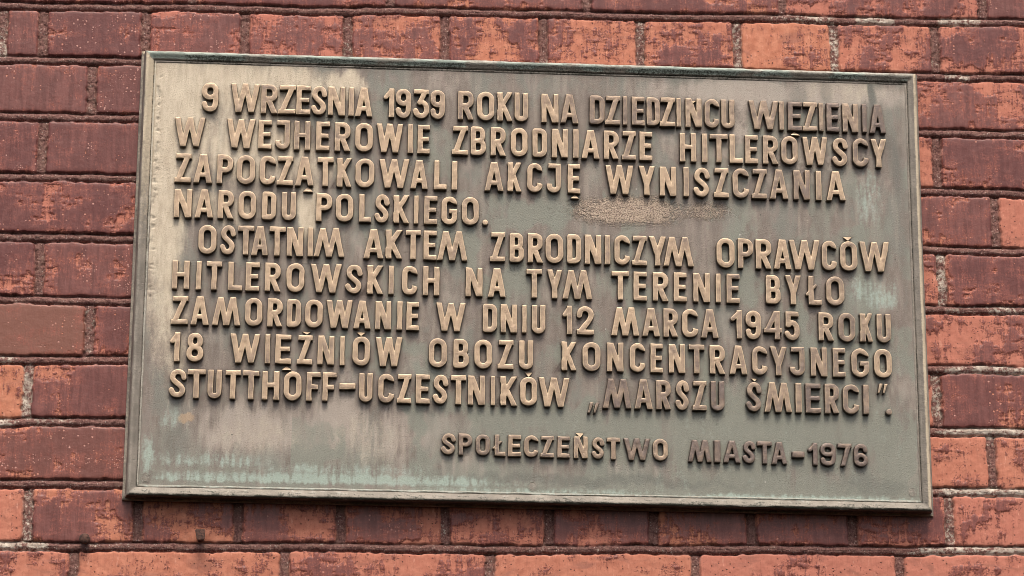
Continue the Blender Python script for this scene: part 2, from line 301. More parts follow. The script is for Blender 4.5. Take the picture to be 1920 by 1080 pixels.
    pf = k.step(k.math('ADD', pale, k.math('MULTIPLY', k.math('SUBTRACT', k.noise(230, 4, 0.65), 0.5), 1.5)), 0.40, 0.66)
    pcol = k.mix(k.step(n_mid, 0.35, 0.7), (0.31, 0.25, 0.205), (0.56, 0.50, 0.42))
    m = k.mix(k.math('MULTIPLY', pf, 0.92), m, pcol)
    c = k.mix(mort, c, m)
    h = k.math('ADD', k.math('MULTIPLY', n_fine, k.step(mort, 0, 1, 0.22, 1.1)), k.math('MULTIPLY', n_mid, 0.22))
    h = k.math('SUBTRACT', h, k.math('MULTIPLY', bare, 0.5))
    h = k.math('SUBTRACT', h, k.math('MULTIPLY', hole, 1.2))
    h = k.math('SUBTRACT', h, k.math('MULTIPLY', spot, 0.35))
    h = k.math('ADD', h, k.math('MULTIPLY', vs_, 0.25))
    k.bump(h, 0.0012)
    rough = k.math('ADD', k.step(bare, 0, 1, 0.42, 0.82), k.math('MULTIPLY', mort, 0.4), True)
    return k.done(c, rough, 0.0, 0.3)

GLAZE_A, GLAZE_B = (0.120, 0.042, 0.036), (0.178, 0.066, 0.056)
GLAZE_C, GLAZE_D = (0.100, 0.028, 0.027), (0.235, 0.085, 0.070)
BODY_A, BODY_B, BODY_PINK = (0.41, 0.150, 0.086), (0.54, 0.232, 0.142), (0.42, 0.150, 0.115)
RED_WORN = (0.31, 0.098, 0.072)

def plate_material():
    k = Mat('patinated_bronze_plate')
    cream, green, turq, dark = k.attr('A')
    sand, grime, orange, streak = k.attr('B')
    rim_shade, light, _, _ = k.attr('C')
    n1 = k.noise(300, 4, 0.6)
    n2 = k.noise(45, 4, 0.6, (2.6, 1, 0.7))
    n3 = k.noise(800, 2)
    c = k.mix(k.step(n2, 0.3, 0.72), PL_A, PL_B)
    m1 = k.noise(17, 5, 0.62, (1.5, 1, 0.8), 0.5)
    m2 = k.noise(30, 5, 0.65, (1.8, 1, 0.6), 0.8)
    c = k.mix(k.step(m1, 0.46, 0.62, 0, 0.70), c, (0.182, 0.192, 0.164))
    c = k.mix(k.step(m2, 0.52, 0.66, 0, 0.60), c, (0.225, 0.180, 0.158))
    c = k.mix(k.step(streak, 0.50, 0.85, 0, 0.4), c, PL_LIGHT)
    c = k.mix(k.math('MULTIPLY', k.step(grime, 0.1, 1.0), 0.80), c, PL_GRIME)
    c = k.mix(k.step(k.math('ADD', light, k.math('MULTIPLY', k.math('SUBTRACT', n2, 0.5), 0.8)), 0.2, 0.9, 0, 0.75), c, (0.385, 0.335, 0.285))
    g = k.step(k.math('ADD', green, k.math('MULTIPLY', k.math('SUBTRACT', n2, 0.5), 1.0)), 0.15, 0.9)
    c = k.mix(k.math('MULTIPLY', g, 0.85), c, k.mix(n1, PL_GREEN, PL_GREEN2))
    cr = k.step(k.math('ADD', cream, k.math('ADD', k.math('MULTIPLY', k.math('SUBTRACT', n1, 0.5), 0.45), k.math('MULTIPLY', k.math('SUBTRACT', n2, 0.5), 0.5))), 0.12, 0.85)
    c = k.mix(k.math('MULTIPLY', cr, 0.92), c, k.mix(k.step(n2, 0.3, 0.7), PL_CREAM, PL_CREAM2))
    d = k.step(k.math('ADD', dark, k.math('MULTIPLY', k.math('SUBTRACT', n2, 0.5), 0.5)), 0.1, 1.0)
    c = k.mix(k.math('MULTIPLY', d, 0.9), c, PL_DARK)
    t = k.step(k.math('ADD', turq, k.math('MULTIPLY', k.math('SUBTRACT', n1, 0.5), 0.7)), 0.12, 0.80)
    c = k.mix(k.math('MULTIPLY', t, 0.78), c, k.mix(n1, (0.27, 0.34, 0.295), (0.40, 0.50, 0.43)))
    c = k.mix(k.step(k.math('ADD', orange, k.math('MULTIPLY', k.math('SUBTRACT', n1, 0.5), 0.8)), 0.3, 0.8, 0, 0.6), c, (0.46, 0.32, 0.19))
    s = k.step(k.math('ADD', sand, k.math('MULTIPLY', k.math('SUBTRACT', n3, 0.5), 0.8)), 0.04, 0.50)
    ng = k.noise(520, 2)
    c = k.mix(k.math('MULTIPLY', s, 0.85), c, k.mix(k.step(ng, 0.36, 0.50), (0.17, 0.115, 0.088), (0.56, 0.44, 0.335)))
    dv, cv = k.voronoi(75)
    fl = k.math('MULTIPLY', k.math('LESS_THAN', k.red(cv), 0.06), k.step(dv, 0.05, 0.10, 1, 0))
    c = k.mix(k.math('MULTIPLY', fl, 0.8), c, (0.05, 0.05, 0.045))
    fl2 = k.math('MULTIPLY', k.math('GREATER_THAN', k.red(cv), 0.95), k.step(dv, 0.05, 0.11, 1, 0))
    c = k.mix(k.math('MULTIPLY', fl2, 0.6), c, (0.60, 0.58, 0.52))
    c = k.mix(k.step(n3, 0.3, 0.7, 0.0, 0.16), c, (0.12, 0.105, 0.085))
    c = k.mix(k.math('MULTIPLY', rim_shade, k.step(n1, 0.3, 0.65, 0.45, 0.85)), c, (0.055, 0.036, 0.030))  # thin contact shade painted on the plate round each letter
    h = k.math('ADD', k.math('MULTIPLY', n3, k.math('ADD', k.math('MULTIPLY', s, 2.5), 0.25)), k.math('MULTIPLY', n1, 0.35))
    k.bump(h, 0.0009)
    return k.done(c, k.step(n1, 0.2, 0.8, 0.46, 0.66), 0.12, 0.45)

PL_A, PL_B, PL_LIGHT = (0.155, 0.127, 0.107), (0.225, 0.190, 0.160), (0.35, 0.305, 0.255)
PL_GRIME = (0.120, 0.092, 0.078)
PL_GREEN, PL_GREEN2 = (0.155, 0.166, 0.136), (0.245, 0.260, 0.214)
PL_CREAM, PL_CREAM2 = (0.47, 0.395, 0.295), (0.60, 0.525, 0.40)
PL_DARK, PL_TURQ = (0.105, 0.112, 0.098), (0.37, 0.46, 0.395)

def letter_material():
    k = Mat('rubbed_bronze_letter')
    edge, tone, rnd, side = k.attr('A')
    n1 = k.noise(260, 3, 0.6)
    n2 = k.noise(55, 3, 0.6)
    top = k.mix(k.step(k.math('ADD', tone, k.math('MULTIPLY', k.math('SUBTRACT', n2, 0.5), 1.5)), 0.0, 1.0), LT_DULL, LT_GOLD)
    top = k.mix(k.step(n1, 0.5, 0.75, 0, 0.4), top, (0.30, 0.215, 0.145))
    top = k.mix(k.step(k.noise(120, 4, 0.65, (1, 1, 0.6)), 0.50, 0.70, 0, 0.6), top, (0.22, 0.155, 0.112))
    rub = k.math('MULTIPLY', k.step(edge, 0.12, 0.50, 1, 0), k.step(k.math('ADD', tone, k.math('MULTIPLY', n1, 0.6)), 0.35, 1.1, 0.05, 0.85))
    c = k.mix(rub, top, LT_EDGE)
    c = k.mix(k.math('MULTIPLY', side, k.step(n1, 0.3, 0.7, 0.75, 1.0)), c, LT_SIDE_SHADE)  # sides near-black: grime plus the underside shade put into the colour
    k.bump(k.math('ADD', n1, k.math('MULTIPLY', k.noise(900, 2), 0.5)), 0.0005)
    return k.done(c, k.step(n1, 0.2, 0.8, 0.38, 0.56), 0.25, 0.5)

LT_DULL, LT_GOLD, LT_EDGE, LT_SIDE_SHADE = (0.140, 0.106, 0.090), (0.42, 0.305, 0.203), (0.60, 0.465, 0.305), (0.040, 0.026, 0.021)

def frame_material():
    k = Mat('weathered_bronze_frame')
    pale, moss_shade, turq, gold = k.attr('A')
    n1 = k.noise(260, 4, 0.65)
    n2 = k.noise(40, 4, 0.6)
    c = k.mix(k.step(n2, 0.3, 0.7), (0.175, 0.155, 0.128), (0.265, 0.235, 0.195))
    def add(c, a, amt, colr, gain=0.9):
        return k.mix(k.math('MULTIPLY', k.step(k.math('ADD', a, k.math('MULTIPLY', k.math('SUBTRACT', n1, 0.5), gain)), 0.2, 0.8), amt), c, colr)
    c = add(c, gold, 0.85, (0.50, 0.42, 0.30))
    c = add(c, pale, 0.85, (0.44, 0.43, 0.37))
    c = add(c, turq, 0.75, (0.33, 0.41, 0.36))
    n1 = k.noise(430, 3, 0.6)
    c = add(c, moss_shade, 0.92, (0.030, 0.032, 0.022), 1.5)  # moss, with shade of down-facing bands and grooves painted in
    k.bump(k.math('ADD', n1, k.math('MULTIPLY', n2, 0.5)), 0.0009)
    return k.done(c, 0.6, 0.12, 0.45)

def rust_material():
    k = Mat('rusty_iron')
    n = k.noise(300, 4, 0.6)
    k.bump(n, 0.001)
    return k.done(k.mix(k.step(n, 0.35, 0.65), (0.035, 0.017, 0.013), (0.10, 0.045, 0.03)), 0.85)

# ------------------------------------------------------------------ the brick wall
COVER = {0: [.3, .15, .2, .3, .3, .5, .12], 1: [.2, .06, .08, .33, .56, .50, .50, .50, .52, .85, .5, .36],
         2: [.06, .06, .1, .1, .1, .40, .1], 3: [.05, .06, .1, .1, .58, .12, .1], 4: [.1, .10, .1, .1, .1, .16, .74],
         5: [.05, .06, .1, .1, .50, .34], 6: [.12, .06, .1, .1, .1, .64, .5],
         7: [.95, .06, .1, .1, .64, .22], 8: [.1, .13, .1, .1, .1, .82, .74],
         9: [.78, .30, .54, .28, .56, .42, .44, .30, .18, .46, .90], 10: [.74, .86, .66, .82, .93, .92]}
PINKNESS = {1: [.5, .5, .5, .9, .8, .35, .2, .25, .3, .1, .5, .6], 2: [.6] * 7, 5: [.6] * 6, 3: [.6] * 7, 6: [.7] * 7}

def axis(lo, hi, flo, fhi, step, far):
    mid = np.arange(flo, fhi + step * .5, step)
    def tail(a, b, sgn):
        out, s, x = [], step, a
        while (b - x) * sgn > 0:
            s = min(s * 1.12, far); x += s * sgn; out.append(x)
        return out
    return np.array(tail(flo, lo, -1)[::-1] + list(mid) + tail(fhi, hi, 1))

def build_wall(mat):
    u = axis(-1.35, 1.35, -0.70, 0.675, 0.0012, 0.006)
    v = axis(-0.95, 1.0, -0.40, 0.415, 0.0012, 0.006)
    U, V = np.meshgrid(u, v)
    bed = [(a / 1000, b) for a, b in BED_JOINTS]
    pitch = (bed[0][0] - bed[9][0]) / 9
    up = [(bed[0][0] + pitch * i, 0.001) for i in range(9, 0, -1)]
    dn = [(bed[9][0] - pitch * i, 0.0) for i in range(1, 10)]
    beds = up + bed + dn                                  # beds[9 + k] lies under course k
    Uw = U + 0.0022 * (fbm(U * 60, V * 60, 3) - .5) + 0.0035 * (fbm(U * 9, V * 9, 5, 2) - .5)
    Vw = V + 0.0024 * (fbm(U * 55, V * 55, 11) - .5) + 0.0050 * (fbm(U * 7, V * 9, 13, 3) - .5)
    lines = np.array([b[0] for b in beds])
    slopes = np.array([b[1] for b in beds])
    ci = np.zeros(U.shape, int)
    for a, b in beds:
        ci += (Vw < a + b * Uw)
    ci = np.clip(ci, 0, len(beds) - 1)                    # course whose lower bed is beds[ci]
    low = lines[ci] + slopes[ci] * Uw
    upi = np.clip(ci - 1, 0, None)
    high = np.where(ci > 0, lines[upi] + slopes[upi] * Uw, low + pitch)
    d_low, d_high = Vw - low, high - Vw
    du = np.full(U.shape, 9.0)
    bi = np.zeros(U.shape, int)
    cover = np.zeros(U.shape); pink = np.zeros(U.shape); olive = np.zeros(U.shape)
    rng = random.Random(5)
    for c in range(len(beds)):
        k = c - 9
        hs = HEAD_JOINTS[k] if 0 <= k <= 10 else []
        hs = [x / 1000 for x in hs]
        per = .1285 if k in (1, 9) or (not hs and k % 8 == 1) else .257
        if not hs: hs = [rng.uniform(-.1, .1) + (.128 if k % 2 else 0)]
        n0 = len(hs)
        core = list(hs)
        pre, post, x = [], [], core[0]
        while x > -1.5: x -= per * rng.uniform(.98, 1.02); pre.append(x)
        x = core[-1]
        while x < 1.5: x += per * rng.uniform(.98, 1.02); post.append(x)
        alls = np.array(pre[::-1] + core + post)
        m = ci == c
        um = Uw[m]
        j = np.searchsorted(alls, um)
        left = alls[np.clip(j - 1, 0, len(alls) - 1)]; right = alls[np.clip(j, 0, len(alls) - 1)]
        du[m] = np.minimum(um - left, right - um)
        bi[m] = j
        cov = np.array([rng.choice((.08, .12, .3, .5, .7)) for _ in range(len(alls) + 1)])
        pk = np.array([rng.uniform(0, .8) for _ in range(len(alls) + 1)])
        if k in COVER:
            for i, x in enumerate(COVER[k]):
                cov[len(pre) + i] = x
        if k in PINKNESS:
            for i, x in enumerate(PINKNESS[k]): pk[len(pre) + i] = x
        cover[m] = cov[j]; pink[m] = pk[j]
        if k == 6: olive[m] = (um < core[0]) * 1.0
        if k == 8: olive[m] = .35
    rb = hash2(ci, bi, 21); rb2 = hash2(ci, bi, 22); rb3 = hash2(ci, bi, 23)
    fray = 0.0030 * (fbm(U * 130, V * 130, 31, 3) - .5) + 0.005 * np.clip(fbm(U * 38, V * 38, 33, 3) - .62, 0, 1)
    ea = du - 0.0062 + fray
    eb = np.minimum(d_low, d_high) - 0.0062 + fray
    r = 0.0035
    d = np.where((ea < r) & (eb < r), r - np.hypot(r - ea, r - eb), np.minimum(ea, eb))
    brick = sstep(-0.0010, 0.0008, d)
    # glaze loss: patchy, with scraped vertical detail and a share of its own in every brick
    cx, cy = U + rb * 3.1, V + rb2 * 2.7
    patch = fbm(cx * 26, cy * 34, 41, 5, 0.58)
    scr = fbm(cx * 210, cy * 34, 47, 3)
    hor = fbm(cx * 30, cy * 230, 53, 3)
    f = 0.62 * patch + 0.24 * scr + 0.14 * hor
    edge_wear = np.exp(-np.clip(d, 0, 1) / 0.006)
    chip = 0.5 + (f - (0.66 - 0.31 * cover)) * 2.3 + 0.15 * edge_wear * (0.3 + cover)
    chip = np.clip(chip, 0, 1)
    bare = sstep(0.45, 0.55, chip)
    face = (rb - .5) * 0.0016 + (U * (rb2 - .5) + V * (rb3 - .5)) * 0.002 + 0.0007 * (fbm(U * 40, V * 40, 61, 3) - .5) \
        + 0.0002 * (fbm(U * 240, V * 240, 67, 2) - .5) - 0.0011 * bare * (0.6 + 0.8 * fbm(U * 150, V * 150, 71, 2))
    face -= 0.0012 * np.exp(-np.clip(d, 0, 1) / 0.0016)
    bedjoint = np.minimum(d_low, d_high)
    near_bed = bedjoint < 0.0066
    rough = fbm(U * 260, V * 260, 73, 3) - .5
    lump = fbm(U * 70, V * 90, 79, 3) - .5
    t = np.clip(bedjoint / 0.0050, 0, 1.5)
    bead = -0.0012 - 0.0040 * t ** 3 + 0.0022 * rough + 0.0024 * lump
    head = -0.0042 + 0.0026 * rough + 0.003 * lump - 0.0034 * np.clip(du / 0.0058, 0, 1) ** 5
    mort_h = np.where(near_bed, bead, np.maximum(head, -0.009))
    hgt = mort_h + (face - mort_h) * brick
    # pale old lime mortar where the paint has gone
    pale = np.zeros(U.shape)
    for px, py, rx, ry, st in PALE_MORTAR:
        q = np.sqrt(((U * 1000 - px) / rx) ** 4 + ((V * 1000 - py) / ry) ** 4)
        pale = np.maximum(pale, st * (1 - sstep(0.75, 1.25, q)))
    pale = np.clip(pale * 0.57 + 0.5 * (fbm(U * 60, V * 90, 83, 3) - .5), 0, 1)
    worn_lit = np.exp(-np.abs(d - 0.0006) / 0.0011) * np.clip(fbm(U * 40, V * 60, 89, 3) * 2.2 - .55, 0, 1)
    worn_lit *= np.where(d_high < d_low, 1.0, 0.45)  # upper edges coloured lighter, as if catching light from above
    A = np.stack([chip, 1 - brick, rb, pale], -1)
    pits = 0.10 * (rb3 - .35) + 0.025 * np.clip(-U * 3, -1, 1)
    B = np.stack([worn_lit, olive, pink, pits], -1)
    nv, nu = U.shape
    verts = np.stack([U, -hgt, V], -1).reshape(-1, 3)
    idx = np.arange(nv * nu).reshape(nv, nu)
    quads = np.stack([idx[:-1, :-1], idx[:-1, 1:], idx[1:, 1:], idx[1:, :-1]], -1).reshape(-1, 4)
    # give the wall its thickness
    ring = np.concatenate([idx[0, :], idx[1:, -1], idx[-1, -2::-1], idx[-2:0:-1, 0]])
    back = verts[ring].copy(); back[:, 1] = 0.38
    b0 = len(verts); n = len(ring); ar = np.arange(n)
    side = np.stack([ring, b0 + ar, b0 + (ar + 1) % n, ring[(ar + 1) % n]], -1)
    Z = np.zeros((n, 4)); 
    me = build_mesh('brick_wall', np.concatenate([verts, back]), np.concatenate([quads, side]), None, [mat],
                    {'A': np.concatenate([A.reshape(-1, 4), Z]), 'B': np.concatenate([B.reshape(-1, 4), Z])})
    o = link('brick_wall', me)
    o.location = (0, 0, PLAQUE_Z)
    tag(o, 'old red brick wall with peeling dark maroon glaze behind the bronze plaque', 'brick wall', 'thing')
    return o

wall = build_wall(brick_material())

# ------------------------------------------------------------------ the plaque
plaque = bpy.data.objects.new('memorial_plaque', None)
plaque.empty_display_size = 0.1
col.objects.link(plaque)
plaque.location = (0, 0, PLAQUE_Z)
plaque.rotation_euler = (0, 0.0125, 0)                    # hung a little out of level
tag(plaque, 'weathered bronze memorial plaque with raised Polish inscription on the brick wall', 'plaque')
PW, PH, PLATE = 0.5010, 0.2893, 0.0210                    # half width, half height, front of the plate off the wall

# --- letterforms: signed distance to strokes, in millimetres
def s_bar(x, y, x0, y0, x1, y1):
    ax, ay = np.abs(x - (x0 + x1) / 2) - (x1 - x0) / 2, np.abs(y - (y0 + y1) / 2) - (y1 - y0) / 2
    return np.hypot(np.maximum(ax, 0), np.maximum(ay, 0)) + np.minimum(np.maximum(ax, ay), 0)

def s_diag(x, y, ax, ay, bx, by, s, lo, hi):
    dx, dy = bx - ax, by - ay
    L = math.hypot(dx, dy)
    d = np.abs((x - ax) * dy - (y - ay) * dx) / L - s / 2
    return np.maximum(np.maximum(d, lo - y), y - hi)

def s_seg(x, y, pts):
    d = np.full(x.shape, 1e9)
    for (ax, ay), (bx, by) in zip(pts[:-1], pts[1:]):
        px, py, ex, ey = x - ax, y - ay, bx - ax, by - ay
        t = np.clip((px * ex + py * ey) / (ex * ex + ey * ey + 1e-9), 0, 1)
        d = np.minimum(d, np.hypot(px - ex * t, py - ey * t))
    return d

def spline(ctrl, n=5):
    c = np.array([ctrl[0]] + list(ctrl) + [ctrl[-1]], float)
    out = []
    for i in range(1, len(c) - 2):
        for t in np.linspace(0, 1, n, endpoint=False):
            a, b, p, q = c[i - 1], c[i], c[i + 1], c[i + 2]
            out.append(.5 * ((2 * b) + (p - a) * t + (2 * a - 5 * b + 4 * p - q) * t * t + (3 * b - a - 3 * p + q) * t ** 3))
    out.append(c[-2])
    return [tuple(o) for o in out]

def s_ring(x, y, x0, y0, x1, y1, s, rl, rr):
    """outline of a round-cornered box, stroke s inside its bounds; rl / rr: outer corner radii (bottom, top) left / right"""
    cx, cy = (x0 + x1) / 2, (y0 + y1) / 2
    hx, hy = (x1 - x0) / 2 - s / 2, (y1 - y0) / 2 - s / 2
    rl = rl if isinstance(rl, tuple) else (rl, rl); rr = rr if isinstance(rr, tuple) else (rr, rr)
    px, py = x - cx, y - cy
    rad = np.where(px < 0, np.where(py < 0, rl[0], rl[1]), np.where(py < 0, rr[0], rr[1]))
    rad = np.clip(rad - s / 2, 0, min(hx, hy))
    qx, qy = np.abs(px) - hx + rad, np.abs(py) - hy + rad
    d = np.hypot(np.maximum(qx, 0), np.maximum(qy, 0)) + np.minimum(np.maximum(qx, qy), 0) - rad
    return np.abs(d) - s / 2

def stroke(x, y, ctrl, w, h, s):
    P = [(s / 2 + a * (w - s), s / 2 + b * (h - s)) for a, b in ctrl]
    return s_seg(x, y, spline(P)) - s / 2

def glyph(ch, x, y, w, h, s):
    mn = lambda *a: np.minimum.reduce(a)
    bar = lambda a, b, c, d: s_bar(x, y, a, b, c, d)
    dg = lambda ax, ay, bx, by, k=1.0: s_diag(x, y, ax, ay, bx, by, s * k, 0, h)
    if ch == 'I': return bar(0, 0, w, h)
    if ch == 'L': return mn(bar(0, 0, s, h), bar(0, 0, w, s * .95))
    if ch == 'l':
        o = w * .13
        return mn(bar(o, 0, o + s, h), bar(o, 0, w, s * .95), s_seg(x, y, [(0.8, h * .36), (w * .62, h * .66)]) - s * .27)
    if ch == 'E': return mn(bar(0, 0, s, h), bar(0, 0, w, s * .95), bar(0, h - s * .95, w, h), bar(0, h / 2 - s * .42, w * .92, h / 2 + s * .46))
    if ch == 'F': return mn(bar(0, 0, s, h), bar(0, h - s * .95, w, h), bar(0, h * .40, w * .82, h * .40 + s * .9))
    if ch == 'T': return mn(bar(w / 2 - s / 2, 0, w / 2 + s / 2, h), bar(0, h - s * .98, w, h))
    if ch == 'H': return mn(bar(0, 0, s, h), bar(w - s, 0, w, h), bar(0, h * .43, w, h * .43 + s * .9))
    if ch == 'A':
        return mn(dg(s * .53, 0, w / 2 - s * .12, h, 1.0), dg(w - s * .53, 0, w / 2 + s * .12, h, 1.0), bar(w * .22, h * .20, w * .78, h * .20 + s * .9))
    if ch in 'WM':
        yy = y if ch == 'W' else h - y
        dgy = lambda ax, ay, bx, by, k=1.0: s_diag(x, yy, ax, ay, bx, by, s * k, 0, h)
        return mn(dgy(s * .52, h, w * .285, 0), dgy(w * .285, 0, w * .5, h), dgy(w * .5, h, w * .715, 0), dgy(w * .715, 0, w - s * .52, h))
    if ch == 'N': return mn(bar(0, 0, s * .95, h), bar(w - s * .95, 0, w, h), dg(s * .58, h, w - s * .58, 0, 1.08))
    if ch == 'K':
        g = min(1, (w - s) / 13.5)
        return mn(bar(0, 0, s * (.8 + .2 * g), h), dg(s * .25, h * .32, w - s * .5, h, .62 + .32 * g), dg(s * .95, h * .58, w - s * .5, 0, .62 + .32 * g))
    if ch == 'Y': return mn(bar(w / 2 - s / 2, 0, w / 2 + s / 2, h * .5), s_diag(x, y, w / 2, h * .36, s * .55, h, s, h * .36, h), s_diag(x, y, w / 2, h * .36, w - s * .55, h, s, h * .36, h))
    if ch == 'Z': return mn(bar(w * .06, h - s * .95, w, h), bar(0, 0, w, s * .95), dg(s * .55, 0, w - s * .55, h, 1.0))
    if ch == 'O': return s_ring(x, y, 0, 0, w, h, s, w * .5, w * .5)
    if ch == 'D': return s_ring(x, y, 0, 0, w, h, s, 0.0, w * .52)
    if ch == 'U':
        return np.maximum(s_ring(x, y, 0, 0, w, h * 1.6, s, w * .5, w * .5), y - h)
    if ch == 'J':
        hook = s_ring(x, y, 0, 0, w, h * 1.6, s, w * .5, w * .5)
        hook = np.maximum(hook, np.minimum(w * .5 - x, y - h * .30) * 1.0)
        hook = np.maximum(hook, y - h)
        left_cut = np.where(x < w * .5, y - h * .30, y - h)
        return mn(np.maximum(s_ring(x, y, 0, 0, w, h * 1.6, s, w * .5, w * .5), left_cut), bar(w * .10, h - s * .95, w, h))
    if ch in 'CG':
        ring = s_ring(x, y, 0, 0, w, h, s, w * .5, w * .5)
        if ch == 'C':
            gap = np.minimum(x - w * .45, np.minimum(y - h * .285 - (w - x) * .25, h * .715 + (w - x) * .35 - y))
            return np.maximum(ring, gap)
        gap = np.minimum(x - w * .45, np.minimum(y - h * .44, h * .715 + (w - x) * .35 - y))
        return mn(np.maximum(ring, gap), bar(w * .50, h * .40, w, h * .40 + s * .85))
    if ch == 'P': return mn(bar(0, 0, s, h), s_ring(x, y, 0, h * .38, w, h, s, 0.0, w * .5))
    if ch == 'R':
        return mn(bar(0, 0, s, h), s_ring(x, y, 0, h * .40, w * .98, h, s, 0.0, w * .5), s_diag(x, y, w * .42, h * .5, w - s * .56, 0, s, 0, h * .5))
    if ch == 'B': return mn(s_ring(x, y, 0, h * .5 - s * .5, w * .95, h, s, 0.0, w * .46), s_ring(x, y, 0, 0, w, h * .5 + s * .5, s, 0.0, w * .48))
    if ch == 'S':
        return stroke(x, y, [(1.0, .74), (.88, .92), (.60, 1.0), (.32, .97), (.12, .84), (.13, .68), (.32, .56), (.62, .44), (.86, .31), (.90, .16), (.72, .03), (.45, 0), (.2, .05), (.02, .2)], w, h, s)
    if ch == '1': return mn(bar(w - s, 0, w, h), s_diag(x, y, w - s * .5, h * .98, s * .2, h * .66, s * .85, h * .6, h * .99) if False else s_seg(x, y, [(w - s * .55, h - s * .45), (s * .42, h * .69)]) - s * .42)
    if ch == '2': return mn(stroke(x, y, [(.02, .72), (.1, .9), (.36, 1), (.66, .99), (.93, .86), (.97, .68), (.80, .48), (.45, .26), (.08, .02)], w, h, s), bar(0, 0, w, s * .95))
    if ch == '3': return mn(bar(w * .04, h - s * .92, w * .97, h), s_diag(x, y, w - s * .6, h, w * .40, h * .52, s * .95, h * .52, h), stroke(x, y, [(.38, .56), (.62, .57), (.9, .47), (1, .3), (.94, .12), (.7, 0), (.38, 0), (.14, .07), (.02, .2)], w, h, s))
    if ch == '4': return mn(bar(w * .60, 0, w * .60 + s, h), bar(0, h * .24, w, h * .24 + s * .9), s_diag(x, y, s * .45, h * .26, w * .60 + s * .35, h, s * .95, h * .26, h))
    if ch == '5': return mn(bar(w * .08, h - s * .95, w * .95, h), bar(w * .08, h * .46, w * .08 + s, h), stroke(x, y, [(.12, .53), (.38, .62), (.68, .61), (.95, .46), (1, .3), (.94, .12), (.7, 0), (.38, 0), (.14, .07), (.0, .18)], w, h, s))
    if ch in '69':
        xx, yy = (x, y) if ch == '6' else (w - x, h - y)
        P = [(s / 2 + a * (w - s), s / 2 + b * (h - s)) for a, b in [(0, .3), (0, .68), (.1, .9), (.36, 1.0), (.64, 1.0), (.9, .92), (.99, .78)]]
        return mn(s_ring(xx, yy, 0, 0, w, h * .60, s, w * .5, w * .5), s_seg(xx, yy, spline(P)) - s / 2)
    if ch == '7': return mn(bar(0, h - s * .95, w, h), dg(w * .36, 0, w - s * .58, h, 1.0))
    if ch == '8': return mn(s_ring(x, y, w * .06, h * .5 - s * .42, w * .94, h, s, w * .44, w * .44), s_ring(x, y, 0, 0, w, h * .5 + s * .5, s, w * .5, w * .5))
    if ch == '-': return bar(0, 0, w, h)
    if ch == '.': return np.hypot(x - w / 2, y - h / 2) - min(w, h) / 2
    if ch in ',"':
        d = np.full(x.shape, 1e9)
        for o in (0, w * .52):
            d = np.minimum(d, np.maximum(s_diag(x, y, o + w * .10, 0, o + w * .36, h, 2.2 + 0 * w, 0, h) - (y / h) * 0.9, -y))
        return d
    if ch in '^v':
        yy = y if ch == '^' else h - y
        n = math.hypot(h, w / 2)
        return np.maximum(-yy, np.maximum(((x - w / 2) * h + (yy - h) * w / 2) / n, (-(x - w / 2) * h + (yy - h) * w / 2) / n))
    raise KeyError(ch)

CELL, RAISE, ROUND = 0.60, 7.4, 0.70

